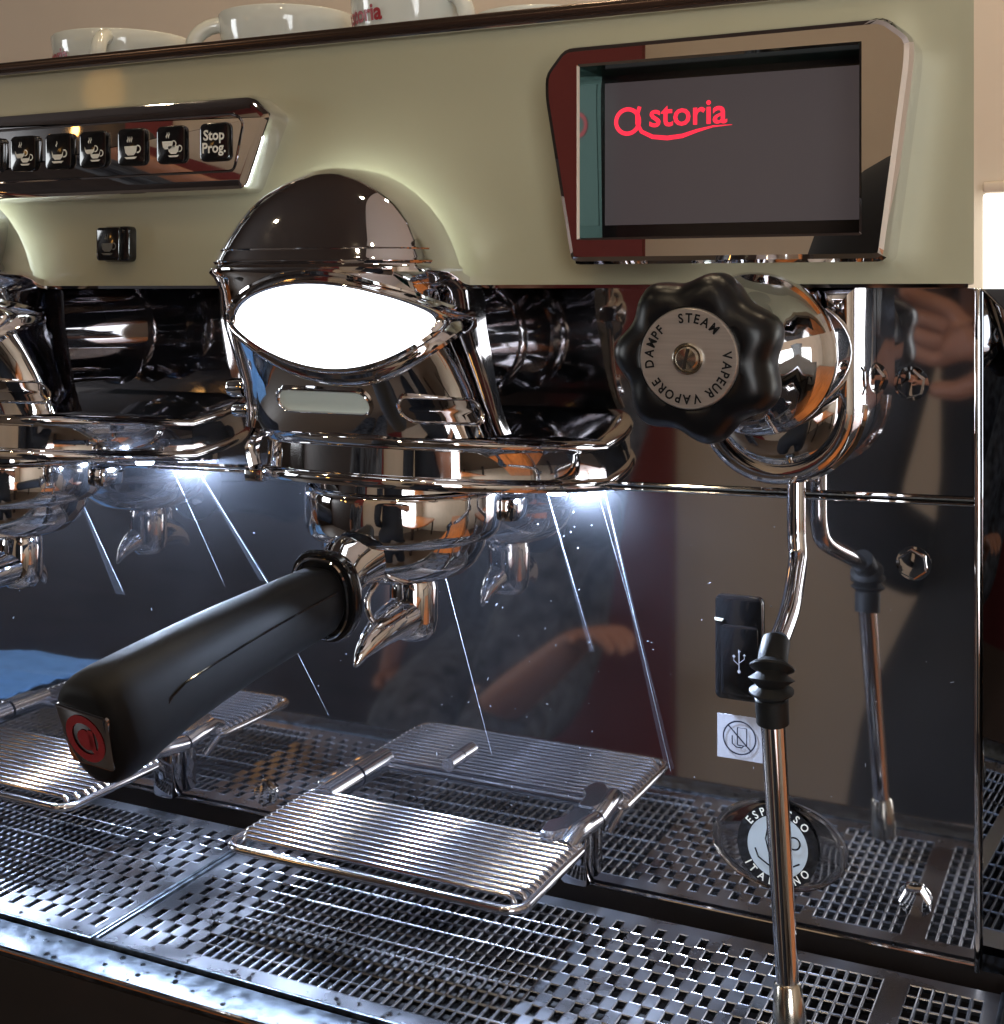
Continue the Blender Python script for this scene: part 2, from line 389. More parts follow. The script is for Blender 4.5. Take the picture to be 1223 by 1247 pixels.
# usb cover
m = MB(); m.prism(roundrect(-.1716, -.1690, .0115, .0247, .003), YB-.0025, YB, bev=.0008)
us = m.obj('socket_cover', BLKG, mc)
m = MB(); m.prism(roundrect(-.1710, -.1745, .0090, .0165, .002), YB-.0034, YB-.0026, bev=.0004); m.obj('socket_flap', BLKG, us)
m = MB(); m.prism([(-.183, -.1552), (-.179, -.1555), (-.1795, -.1568), (-.183, -.1565)], YB-.0032, YB-.0026); m.obj('flap_tab', WHITEP, us)
m = MB(); M_ = front(-.171, YB-.0036, -.1745)
stroke(m, [(0, -.0045), (0, .0040)], .0004, M_); disc(m, 0, -.005, .0008, .0008, M_); disc(m, -.0025, .0020, .0007, .0007, M_, n=8); disc(m, .0025, .0028, .0007, .0007, M_, n=4)
stroke(m, [(0, -.002), (-.0025, 0), (-.0025, .002)], .0003, M_); stroke(m, [(0, -.001), (.0025, .001), (.0025, .0028)], .0003, M_); disc(m, 0, .0045, .0008, .001, M_, n=3)
m.obj('usb_symbol', GREYS, us, 0)
# no-phone sticker
m = MB(); m.prism([(-.1825, -.2222), (-.1606, -.2222), (-.1606, -.2014), (-.1825, -.2014)], YB-.0004, YB-.0001)
st = m.obj('sticker', GREYS, mc, 0); st['label'] = 'grey sticker with a crossed out telephone'
m = MB(); M_ = front(-.1716, YB-.0007, -.2118); INK = mat('sticker ink', (.012, .015, .03), .5)
stroke(m, circ(0, 0, .0078, .0078, 40), .0007, M_); stroke(m, [(-.0055, .0055), (.0055, -.0055)], .0007, M_)
stroke(m, [(-.001, -.0035), (.0035, -.0035), (.0035, .0048), (-.001, .0048), (-.001, -.0035)], .0006, M_); stroke(m, [(-.0035, .0008), (-.0035, -.003), (-.0015, -.0045), (.0012, -.0045), (.002, -.0035)], .0006, M_)
m.obj('no_phone_symbol', INK, st, 0)
# espresso badge (clear oval tag with a black ring)
bx, bz = -.1528, -.2591
m = MB(); n = 56
def oval(rx, rz, y, sh=0): return [(bx+rx*math.cos(2*PI*i/n), y, bz+rz*math.sin(2*PI*i/n)) for i in range(n)]
m.rings([oval(.0315, .0205, YB-.0002), oval(.0318, .0208, YB-.0016), oval(.0305, .0196, YB-.0026), oval(.0285, .0178, YB-.0018)], cap0=True, cap1=True)
bd = m.obj('oval_badge', CLEAR, mc, 60)
m = MB(); M_ = front(bx, YB-.0029, bz)
disc(m, 0, 0, .0192, .0196, M_, 0, 48)
M2 = front(bx, YB-.0032, bz); disc(m, 0, 0, .0142, .0146, M2, 1, 48)
m.obj('badge_disc', [BLKG, BADGEG], bd, 0)
m = MB(); arc_text(m, 'ESPRESSO', .0052, bx, YB-.0034, bz, .0167, 90, .32, bold=.0001)
arc_text(m, 'ITALIANO', .0052, bx, YB-.0034, bz, .0167, 270, .32, inward=True, bold=.0001)
m.obj('badge_lettering', WHITEP, bd, 0)
m = MB(); M_ = front(bx, YB-.0035, bz)
stroke(m, [(-.0045, .0085), (-.0055, .003), (-.004, -.003), (0, -.006), (.004, -.003), (.0055, .003), (.0045, .0085)], .0007, M_)
stroke(m, circ(.0078, .003, .0028, .0028, 20, -150, 150), .0008, M_)
stroke(m, [(-.0105, -.002), (-.009, -.006), (-.004, -.009), (.002, -.0095), (.007, -.008), (.0105, -.006)], .0008, M_)
stroke(m, [(-.001, -.003), (-.002, .002), (.001, .005), (0, .009)], .0006, M_); stroke(m, [(.0025, -.002), (.0015, .002), (.004, .005), (.003, .0085)], .0006, M_)
m.obj('badge_cup_symbol', BLKG, bd, 0)
# pale lines that draw the LED light streaks onto the polished panel
def streak_line(a, b, w):
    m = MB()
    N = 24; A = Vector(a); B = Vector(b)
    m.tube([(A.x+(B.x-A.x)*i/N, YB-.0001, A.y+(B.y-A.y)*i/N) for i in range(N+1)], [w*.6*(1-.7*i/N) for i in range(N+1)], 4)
    m.obj('led_streak', DUST_STREAK, lom)
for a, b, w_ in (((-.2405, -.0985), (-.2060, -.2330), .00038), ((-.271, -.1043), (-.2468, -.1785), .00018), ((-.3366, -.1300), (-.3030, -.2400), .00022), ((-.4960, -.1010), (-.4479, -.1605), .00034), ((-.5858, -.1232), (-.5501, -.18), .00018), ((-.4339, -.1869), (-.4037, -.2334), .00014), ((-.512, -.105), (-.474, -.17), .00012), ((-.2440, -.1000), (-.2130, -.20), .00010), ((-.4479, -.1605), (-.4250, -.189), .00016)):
    streak_line(a, b, w_)
FANGLOW = bpy.data.materials.new('led fan glow'); FANGLOW.use_nodes = True; nt = FANGLOW.node_tree; nt.nodes.clear()  # faint wedges that put the fan of LED glow onto the panel
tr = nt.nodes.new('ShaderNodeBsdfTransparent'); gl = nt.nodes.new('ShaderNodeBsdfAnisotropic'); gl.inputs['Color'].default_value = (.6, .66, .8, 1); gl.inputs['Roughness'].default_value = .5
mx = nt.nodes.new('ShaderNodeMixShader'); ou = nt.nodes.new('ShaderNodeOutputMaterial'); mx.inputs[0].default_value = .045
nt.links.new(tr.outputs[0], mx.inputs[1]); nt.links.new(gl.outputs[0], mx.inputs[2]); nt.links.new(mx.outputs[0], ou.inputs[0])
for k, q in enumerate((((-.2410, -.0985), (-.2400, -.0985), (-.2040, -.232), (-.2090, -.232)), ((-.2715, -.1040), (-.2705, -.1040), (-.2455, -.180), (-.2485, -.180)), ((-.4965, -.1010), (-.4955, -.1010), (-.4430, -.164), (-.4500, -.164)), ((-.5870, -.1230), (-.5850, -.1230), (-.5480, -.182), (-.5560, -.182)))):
    MB().add([(p[0], YB-.00012-.00002*k, p[1]) for p in q], [(0, 1, 2, 3)]).obj('fan_glow', FANGLOW, lom, 0)
m = MB()
for k in range(150):
    x = random.choice([random.uniform(-.8, -.07), random.gauss(-.30, .06)]); z = random.uniform(-.29, -.11); a = random.uniform(0, PI); L = random.choice((.0002, .0003, .0005, .0009))*random.uniform(.5, 1); w_ = random.uniform(.00008, .0002)
    if x > -.07: continue
    c, s_ = math.cos(a), math.sin(a)
    m.add([(x+c*L+s_*w_, YB-.0002, z+s_*L-c*w_), (x+c*L-s_*w_, YB-.0002, z+s_*L+c*w_), (x-c*L-s_*w_, YB-.0002, z-s_*L+c*w_), (x-c*L+s_*w_, YB-.0002, z-s_*L-c*w_)], [(0, 1, 2, 3)])
dd = m.obj('dust_fleck', DUST_STREAK, lom, 0); dd['kind'] = 'stuff'

# ---------------------------------------------------------------- screen bezel
outer = [(-.2266, .0811), (-.2266, .0914), (-.2172, .1025), (-.0866, .1033), (-.0761, .0945), (-.0767, .0836), (-.0862, .0113), (-.2146, .0113)]
inner = [(-.2098, .0222), (-.2098, .0932), (-.0958, .0932), (-.0958, .0222)]
outer = roundpoly(outer, .0035, 3)
cx, cz = -.1528, .0577
def hit(poly, a):
    d = Vector((math.cos(a), math.sin(a))); best = None
    for i in range(len(poly)):
        p = Vector(poly[i])-Vector((cx, cz)); q = Vector(poly[(i+1) % len(poly)])-Vector((cx, cz)); e = q-p
        den = d.x*e.y-d.y*e.x
        if abs(den) < 1e-12: continue
        t = (p.x*e.y-p.y*e.x)/den; u = (p.x*d.y-p.y*d.x)/den
        if t > 0 and -1e-6 <= u <= 1+1e-6 and (best is None or t > best): best = t
    return (cx+d.x*best, cz+d.y*best)
angs = sorted(set(round(math.atan2(p[1]-cz, p[0]-cx), 5) for p in outer+inner))
def loop(poly, y): return [(q[0], y, q[1]) for q in (hit(poly, a) for a in angs)]
m = MB()
m.rings([loop(outer, YF), loop(outer, .5095), loop(inset(outer, .0012), .5062), loop(inset(outer, .003), .505), loop(inset(inner, -.0010), .505), loop(inner, .5058)], cap0=False, cap1=False)
bz_ = m.obj('screen_bezel', CHF, mc, 0)
m = MB(); m.rings([loop(inner, .5058), loop(inset(inner, .001), .5275)], cap0=False, cap1=False); m.obj('bezel_liner', TEAL, bz_, 20)
MB().add([(-.2098, .5272, .0222), (-.0958, .5272, .0222), (-.0958, .5272, .0932), (-.2098, .5272, .0932)], [(0, 1, 2, 3)]).obj('display_border', LCDB, bz_, 0)
MB().add([(-.2068, .5268, .0283), (-.0982, .5268, .0283), (-.0982, .5268, .0890), (-.2068, .5268, .0890)], [(0, 1, 2, 3)]).obj('display', LCD, bz_, 0)
m = MB(); logo(m, front(-.2048, .5264, .0722), .0545); m.obj('display_logo', REDE, bz_, 0)

# ---------------------------------------------------------------- button panel
po = roundpoly([(-.645, .0471), (-.3800, .0471), (-.3640, .0830), (-.3760, .0930), (-.645, .0930)], .004, 4)
m = MB(); m.prism(po, .5045, YF, bev=.005); bp_ = m.obj('button_panel', CH, mc, 30)
po2 = roundpoly([(-.64, .0570), (-.3855, .0570), (-.3800, .0800), (-.3850, .0840), (-.64, .0840)], .003, 3)
m = MB(); m.tube([(p[0], .5043, p[1]) for p in po2], .0007, 6, closed=True); m.obj('panel_groove', CHD, bp_)
def cup_icon(mb, M, k, mi=1, cx=0, cz=0, s=1, saucer=True, full=True):
    pts = []
    T = M @ Matrix.Translation((cx, cz, 0)) @ Matrix.Diagonal((s, s, 1, 1))
    if full:
        b = [(-.0042, .0015)]+[(-.0042+.0002*i, .0015-.0011*i) for i in range(1, 4)]+[(-.002, -.0033), (.002, -.0033)]+[(.0042-.0002*(3-i), .0015-.0011*(3-i)) for i in range(0, 3)]+[(.0042, .0015)]
        mb.add([T @ Vector((p[0], p[1], 0)) for p in b], [tuple(range(len(b)))], mi)
    else:
        b = [(-.0042, .0015), (-.0036, -.0018), (-.002, -.0033), (.002, -.0033), (.0036, -.0018), (.0042, .0015), (.003, -.0006), (-.003, -.0006)]
        mb.add([T @ Vector((p[0], p[1], 0)) for p in b], [(0, 1, 7), (1, 2, 7), (2, 3, 6, 7), (3, 4, 6), (4, 5, 6)], mi)
    stroke(mb, circ(.0046, -.0002, .0018, .0018, 12, -110, 110), .0007, T, mi)
    if saucer:
        b = [(-.0042, -.0041), (.0042, -.0041), (.0028, -.0052), (-.0028, -.0052)]
        mb.add([T @ Vector((p[0], p[1], 0)) for p in b], [(0, 1, 2, 3)], mi)
def steam_icon(mb, M, cx, cz, n, mi=1):
    for k in range(n):
        x = cx+(k-(n-1)/2)*.0012
        stroke(mb, [(x, cz), (x-.0004, cz+.0008), (x+.0003, cz+.0018), (x, cz+.0030)], [.0002, .0007, .0006, .0001], M, mi)
kinds = [('two cups', -.5177), ('one small cup', -.4936), ('two small cups', -.4707), ('one large cup', -.4459), ('two large cups', -.4214), ('stop', -.3952), ('cup', -.5420), ('cup', -.5660)]
for kd, x in kinds:
    m = MB(); z = .0709
    m.prism(roundrect(x, z, .0088, .0092, .0030, 4), .5015, .5044, bev=.0009)
    b = m
    Mi = front(x, .50135, z)
    if kd == 'stop':
        put_text(b, 'Stop', .0068, front(x, .50135, z+.0030), .00018, 1); put_text(b, 'Prog.', .0068, front(x, .50135, z-.0030), .00018, 1)
    elif 'one' in kd:
        cup_icon(b, Mi, 0, cz=-.0010, full='large' in kd, s=.95); steam_icon(b, Mi, -.0006, .0022, 3 if 'large' in kd else 1)
    else:
        cup_icon(b, Mi, 0, cx=-.0016, cz=.0004, s=.8, full='large' in kd, saucer=False); cup_icon(b, Mi, 0, cx=.0020, cz=-.0020, s=.8, full='large' in kd); steam_icon(b, Mi, -.0014, .0030, 2)
    o = b.obj('button', [BLKG, WHITEP], bp_); o['label'] = {'two cups': 'button with a pair of tiny cups', 'one small cup': 'button with one half filled cup', 'two small cups': 'button with two half filled cups', 'one large cup': 'button with one full steaming cup', 'two large cups': 'button with two full steaming cups', 'stop': 'button reading Stop Prog.', 'cup': 'dark drink button at the left edge'}[kd]
KB = .516/.505
for o in [bp_]+list(bp_.children):
    for v in o.data.vertices: v.co.x *= KB; v.co.z *= KB; v.co.y += .011
m = MB(); m.prism(roundrect(-.4765, .0245, .0090, .0092, .0026, 3), .5245, YF, bev=.0012)
m.prism(roundrect(-.4795, .0245, .0076, .0086, .002, 3), .5218, .5244, bev=.0006)
M_ = front(-.4795, .5216, .0245); DIM = mat('unlit icon print', (.10, .10, .09), .5)
cup_icon(m, M_, 0, cz=-.001, s=.9, mi=1); steam_icon(m, M_, -.0004, .002, 2, 1)
m.obj('hot_water_button', [BLKG, DIM], mc)

# ---------------------------------------------------------------- group heads
# height, half width, front y, roundness, centre shift, back y
SK = [(-.0885, .0835, .509, 2.5, 0, .613), (-.0880, .0862, .506, 2.5, 0, .613), (-.0855, .0872, .505, 2.5, 0, .613), (-.0832, .0862, .506, 2.5, 0, .613), (-.0822, .0845, .5078, 2.5, 0, .613),
      (-.0705, .0838, .508, 2.5, 0, .613), (-.0690, .0850, .506, 2.5, 0, .613), (-.0668, .0855, .505, 2.5, 0, .613), (-.0648, .0846, .506, 2.5, 0, .613), (-.0640, .0830, .508, 2.5, 0, .613), (-.0632, .0780, .512, 2.5, 0, .613), (-.0628, .0700, .520, 2.5, 0, .613)]
UP = [(-.0650, .0690, .5070, 3.0, -.0045, .5440), (-.0600, .0672, .5060, 3.0, -.0050, .5440), (-.0520, .0655, .5030, 3.0, -.0060, .5440), (-.0430, .0642, .4985, 3.0, -.0070, .5440), (-.0330, .0632, .4915, 3.0, -.0080, .5440), (-.0240, .0622, .4850, 3.0, -.0088, .5440),
      (-.0150, .0612, .479, 3.0, -.0095, .5440), (.0000, .0602, .4750, 3.1, -.0095, .5440), (.0060, .0600, .4735, 3.2, -.0095, .532), (.0085, .0606, .4722, 3.2, -.0092, .5215), (.0105, .0604, .4722, 3.2, -.0092, .5215), (.0120, .0588, .4745, 3.2, -.0092, .5215), (.0150, .0578, .4755, 3.2, -.0092, .5215),
      (.0220, .0550, .4785, 3.1, -.0092, .5215), (.0300, .0505, .4820, 3.0, -.0092, .5215), (.0380, .0440, .4855, 2.9, -.0092, .5215), (.0440, .0372, .4895, 2.8, -.0092, .5215), (.0490, .0295, .4935, 2.6, -.0090, .5215), (.0525, .0222, .4975, 2.4, -.0085, .5215), (.0550, .0145, .5015, 2.2, -.0085, .5215), (.0562, .0085, .5060, 2.0, -.008, .5215), (.0566, .0008, .5120, 2.0, -.008, .5215)]
LV = UP
def lev(z):
    for a, b in zip(LV, LV[1:]):
        if a[0] <= z <= b[0]:
            t = (z-a[0])/(b[0]-a[0]+1e-9); return [a[i]+(b[i]-a[i])*t for i in range(1, 6)]
    return list(LV[0][1:]) if z < LV[0][0] else list(LV[-1][1:])
def drop(y, z): return (y-.507)*.10 if z < -.0615 and LV is SK else 0
def shell(X, z):
    w_, f_, n_, cx_, yb = lev(z); s_ = max(0, 1-abs(X)**n_)**(1/n_); q = 1-s_
    y = yb-(yb-f_)*s_; zz = z
    zz -= drop(y, z)
    return Vector((GX+cx_+w_*X, y, zz))
def surf(X, z, off=0.0):      # X in -1..1 across, returns point on the group shell at height z
    p = shell(X, z)
    if off:
        t = (shell(min(.9999, X+1e-3), z)-shell(X-1e-3, z)); t.z = 0; t.normalize(); p += Vector((t.y, -t.x, 0))*off
    return p
def section(z, N=64):
    out = []
    w_, f_, n_, cx_, yb = lev(z)
    for i in range(N+1):
        a = PI*i/N; c = math.cos(a); s_ = abs(math.sin(a))**(2/n_); X = -math.copysign(abs(c)**(2/n_), c)
        y = yb-(yb-f_)*s_; zz = z
        zz -= drop(y, z)
        out.append((GX+cx_+w_*X, y, zz))
    return out
m = MB(); m.rings([section(l[0]) for l in UP], 0, close=True, cap0=True, cap1=True)
gh = m.obj('group_head', CH, mc, 50)
LV = SK; m = MB(); m.rings([section(l[0]) for l in SK], 0, close=True, cap0=True, cap1=True); m.obj('lower_skirt', CH, gh, 50); LV = UP
m = MB(); m.tube([(GX-.010, .538, -.026), (GX-.010, .560, -.026), (GX-.010, YB, -.026)], [.036, .0300, .0300], 40); m.obj('boiler_neck', CHD, gh, 60)
m = MB(); m.tube([(GX-.010, .5695, -.026), (GX-.010, .5725, -.026), (GX-.010, .5755, -.026)], [.0305, .0335, .0305], 40); m.obj('neck_collar', CH, gh, 60)
def eye(t, kx, kz):           # eye outline param t 0..1 -> (dx,dz)
    a = 2*PI*t; x = math.cos(a); s_ = math.sin(a)
    z = abs(s_)**1.25
    return (x*.0415*kx+.0135, (-.0125+(z*.0152*kz if s_ > 0 else -z*.0210*kz)))
def eyept(t, kx, kz, off):
    dx, dz = eye(t, kx, kz); w_ = lev(dz)[0]
    return surf(max(-.993, min(.993, dx/w_)), dz, off)
N = 120
m = MB(); RR = []
for kk in (1.0, .95, .9, .82, .74, .66, .58, .5, .42, .34, .26, .18, .1, .02): RR.append([eyept(i/N, kk, kk, .0055+.0010*(1-kk)) for i in range(N)])
m.rings(RR, 0, True, False, True); m.obj('lit_lens', LENS, gh, 60)
m = MB(); m.rings([[eyept(i/N, k, kz, o_) for i in range(N)] for k, kz, o_ in ((1.17, 1.42, -.002), (1.17, 1.42, .0036), (1.16, 1.39, .0052), (1.13, 1.32, .0056), (1.105, 1.25, .0036), (1.08, 1.17, .0030), (1.06, 1.13, .0066), (1.035, 1.07, .0076), (1.005, 1.01, .0070), (.99, .98, .0050))], 0, True, False, False)
m.obj('lens_bezel', CH, gh, 50)
for zc, rr in ((.0135, .0009), (.0190, .0006)):
    MB().tube([surf(X, zc, .0002) for X in [-.97+1.94*i/48 for i in range(49)]], rr, 6).obj('hood_bead', CH, gh)
def Xp(ph, z):
    n_ = lev(z)[2]; a = math.radians(ph); return math.copysign(abs(math.sin(a))**(2/n_), a)
def slot(X0, X1, z0, z1, h, inner_m, nm):
    zz = (z0+z1)/2; Q = [surf(Xp(X0+(X1-X0)*i/20, zz), zz) for i in range(21)]; L = sum((Q[i+1]-Q[i]).length for i in range(20))
    AL = [0]
    for i in range(20): AL.append(AL[-1]+(Q[i+1]-Q[i]).length)
    def ph_at(u):
        u = max(-.002, min(L+.002, u))
        for i in range(20):
            if u <= AL[i+1] or i == 19: return X0+(X1-X0)*(i+(u-AL[i])/(AL[i+1]-AL[i]))/20
    K = 12; r = h/2
    outl = []
    for i in range(K+1): a = -PI/2+PI*i/K; outl.append((L-r+r*math.cos(a), r*math.sin(a)))
    for i in range(K+1): a = PI/2+PI*i/K; outl.append((r+r*math.cos(a), r*math.sin(a)))
    def P_(q, off, k=1.0):
        u = L/2+(q[0]-L/2)*(1-(1-k)*h/L if k < 1 else 1+(k-1)*h/L); zc = z0+(z1-z0)*(u/L)
        return surf(Xp(ph_at(u), zc), zc+q[1]*k, off)
    # subdivide the straight runs
    full = []
    for i in range(len(outl)):
        a = outl[i]; b = outl[(i+1) % len(outl)]; full.append(a)
        if math.dist(a, b) > .004:
            for j in range(1, 10): full.append((a[0]+(b[0]-a[0])*j/10, a[1]+(b[1]-a[1])*j/10))
    m = MB(); m.rings([[P_(q, o_, k) for q in full] for k, o_ in ((1.16, -.0005), (1.14, .0016), (1.04, .0020), (.94, .0014), (.86, -.0004))], 0, True, False, False)
    s0 = m.obj(nm, CH, gh, 40)
    m = MB(); m.rings([[P_(q, .0005, k) for q in full] for k in (.9, .6, .3, .05)], 0, True, False, True)
    return m.obj('slot_inlay', inner_m, gh, 40)
PALE = mat('milky slot insert', (.75, .86, .80), .25, coat=.5)
slot(-16.5, 10.5, -.0500, -.0500, .0098, PALE, 'slot_rim')
slot(22.5, 72, -.0520, -.0535, .0108, CHD, 'slot_rim')
LV = SK
# left hinge screws and bracket
m = MB(); LV = UP; p = surf(-.97, -.047, .002)
m.lathe([(.0001, p.x-.0075), (.0042, p.x-.0075), (.0048, p.x-.006), (.0048, p.x+.002)], (0, p.y, p.z), 'x', 16)
p = surf(-.97, -.058, .002); m.lathe([(.0001, p.x-.006), (.003, p.x-.006), (.0036, p.x-.005), (.0036, p.x+.003)], (0, p.y, p.z), 'x', 16)
m.obj('hinge_screw', CH, gh)
LV = SK; m = MB(); a = surf(-.86, -.066, .003); b_ = surf(-.80, -.084, .003)
m.tube([a, (a+b_)/2+Vector((-.002, -.002, 0)), b_], [.0032, .0038, .0034], 8)
m.box(b_.x-.005, b_.x+.006, b_.y-.003, b_.y+.003, b_.z-.007, b_.z-.001, bev=.001)
m.obj('hinge_bracket', CH, gh)
LV = UP
# gasket collar under the shell and LEDs
m = MB(); m.lathe([(.0440, -.0875), (.0440, -.0985), (.0400, -.0990)], (GX, .5575), 'z', 48); m.obj('gasket_collar', CH, gh)
for dx in (-.064, .066):
    m = MB(); m.lathe([(.0001, -.0992), (.0042, -.0992), (.0050, -.0982), (.0050, -.0900)], (GX+dx, .592), 'z', 16); m.obj('led', LED, gh, 0)
# halo strip hidden between hood and enamel
m = MB()
pts = []
for i in range(29):
    a = math.radians(8+164*i/28); pts.append((GX-.0100+.0385*math.cos(a), YF-.0030, .002+.0420*math.sin(a)))
m.tube(pts, .0010, 6); m.obj('halo_strip', HALO, gh, 0)
gh2 = gh.copy(); C.objects.link(gh2); gh2.location = Vector(gh.location)+Vector((DX, 0, 0))
for ch in list(gh.children):
    c = ch.copy(); C.objects.link(c); c.parent = gh2; c.matrix_parent_inverse = ch.matrix_parent_inverse.copy()
gh['label'] = 'middle chrome group head with a glowing white lens'; gh2['label'] = 'left chrome group head cut by the picture edge'

# ---------------------------------------------------------------- steam valve
kx = -.1427
U = [(kx-.0345, .0014)]+[(kx-.0345*math.cos(PI*i/24), -.049-.0345*math.sin(PI*i/24)) for i in range(25)]+[(kx+.0345, .0014)]
Ui = inset(U, .0045); Uj = inset(U, .0065)
m = MB()
L_ = lambda P_, y: [(p[0], y, p[1]) for p in P_]
m.rings([L_(U, YB-.001), L_(U, .5635), L_(inset(U, .0012), .5605), L_(inset(U, .003), .5595), L_(Ui, .5605), L_(Uj, .5630), L_(inset(U, .0100), .5600), L_(inset(U, .0150), .5575), L_(inset(U, .0220), .5560)], cap0=False, cap1=True)
sv = m.obj('steam_valve_housing', CH, mc, 40)
m = MB(); m.tube([(p[0], .582, p[1]) for p in inset(U, -.0006)[1:-1]], .0013, 6); m.obj('housing_bead', CH, sv)
kz = -.0235
m = MB(); m.lathe([(.0335, .566), (.0338, .532), (.0334, .5290), (.0324, .5278), (.0310, .5262), (.0288, .5225), (.0262, .5160), (.0240, .5050), (.0215, .4930), (.0190, .4840), (.0165, .4780)], (kx, 0, kz-.002), 'y', 64)
m.obj('valve_dish', CH, sv, 45)
m = MB(); m.lathe([(.008, .553), (.008, .50), (.011, .49), (.011, .466)], (kx, 0, kz), 'y', 32); m.obj('valve_stem', BLK, sv)
def lob(a, r, h):
    if r < .019: return 1
    return 1+.072*math.cos(7*(a-math.radians(74)))
m = MB(); m.lathe([(.001, .4725), (.0175, .4725), (.0250, .4705), (.0282, .4660), (.0292, .4600), (.0290, .4530), (.0276, .4480), (.0245, .4450), (.0205, .4440), (.0185, .4438), (.0180, .4445), (.001, .4445)], (kx, 0, kz), 'y', 140, fn=lob)
kn = m.obj('steam_knob', BLKN, mc, 60)
m = MB(); m.lathe([(.0180, .4444), (.0178, .4432), (.0174, .4428), (.0001, .4428)], (kx, 0, kz), 'y', 64, cap1=False); m.obj('label_plate', PLATE, kn)
m = MB(); m.lathe([(.0056, .4428), (.0056, .4420), (.0050, .4415), (.0046, .4420), (.0044, .4415), (.0036, .4405), (.0001, .4400)], (kx, 0, kz), 'y', 32); sc = m.obj('centre_screw', BRASSY, kn)
m = MB(); stroke(m, [(-.0008, -.0037), (.0008, .0037)], .0010, front(kx, .43985, kz)); m.obj('screw_slot', BODY, kn, 0)
m = MB()
for t_, a_, st_ in (('STEAM', 73, .10), ('VAPEUR', -25, .08), ('VAPORE', -109, .08), ('DAMPF', 163, .10)):
    arc_text(m, t_, .0046, kx, .4424, kz, .0141, a_, st_, bold=.00012)
m.obj('knob_lettering', BLK, kn, 0)
# steam wand
def smooth(pts, k=6):
    P = [Vector(p) for p in pts]; out = []
    for i in range(len(P)-1):
        p0 = P[max(i-1, 0)]; p1 = P[i]; p2 = P[i+1]; p3 = P[min(i+2, len(P)-1)]
        for j in range(k):
            t = j/k; out.append(.5*((2*p1)+(-p0+p2)*t+(2*p0-5*p1+4*p2-p3)*t*t+(-p0+3*p1-3*p2+p3)*t**3))
    out.append(P[-1]); return out
m = MB(); m.tube(smooth([(-.1395, .590, -.070), (-.1395, .590, -.100), (-.1392, .5895, -.1120), (-.1375, .5840, -.1210), (-.1330, .5520, -.1330), (-.1318, .5280, -.1410)]), .0041, 16)
wn = m.obj('steam_wand', CH, mc, 60)
A = Vector((-.1318, .5280, -.1405)); B = Vector((-.1306, .5100, -.1500)); Ce = Vector((-.1306, .5120, -.1790)); F_ = Vector((-.1228, .5085, -.2840))
m = MB(); jp = smooth([(-.1314, .5215, -.1400), (-.1310, .5150, -.1450), (-.1306, .5110, -.1520), (-.1306, .5115, -.1610), (-.1305, .5127, -.1695)], 14)
rad = []
for i, p in enumerate(jp):
    t = i/(len(jp)-1)
    if .30 < t < .70: rad.append(.0060+.0032*abs(((t-.30)/.40*3) % 1-.5)*2 if True else 0)
    elif t < .30: rad.append(.0056+.0012*t)
    else: rad.append(.0066-.0006*(t-.7))
rad = [r if not (.30 < i/(len(jp)-1) < .70) else .0058+.0034*(1-abs((((i/(len(jp)-1)-.30)/.40*3) % 1)-.5)*2) for i, r in enumerate(rad)]
m.tube(jp, rad, 20); m.obj('rubber_grip', RUB, wn, 30)
m = MB(); m.tube([(-.1305, .5126, -.1685), F_], [.0048, .0044], 16); m.obj('wand_tube', CH, wn, 60)
d = (F_-Vector((-.1305, .5126, -.1685))).normalized()
m = MB(); m.tube([F_-d*.016, F_-d*.0150, F_-d*.002, F_+d*.004, F_+d*.006], [.0046, .0053, .0066, .0060, .0030], 16); m.obj('nozzle_tip', BRASSY, wn, 40)

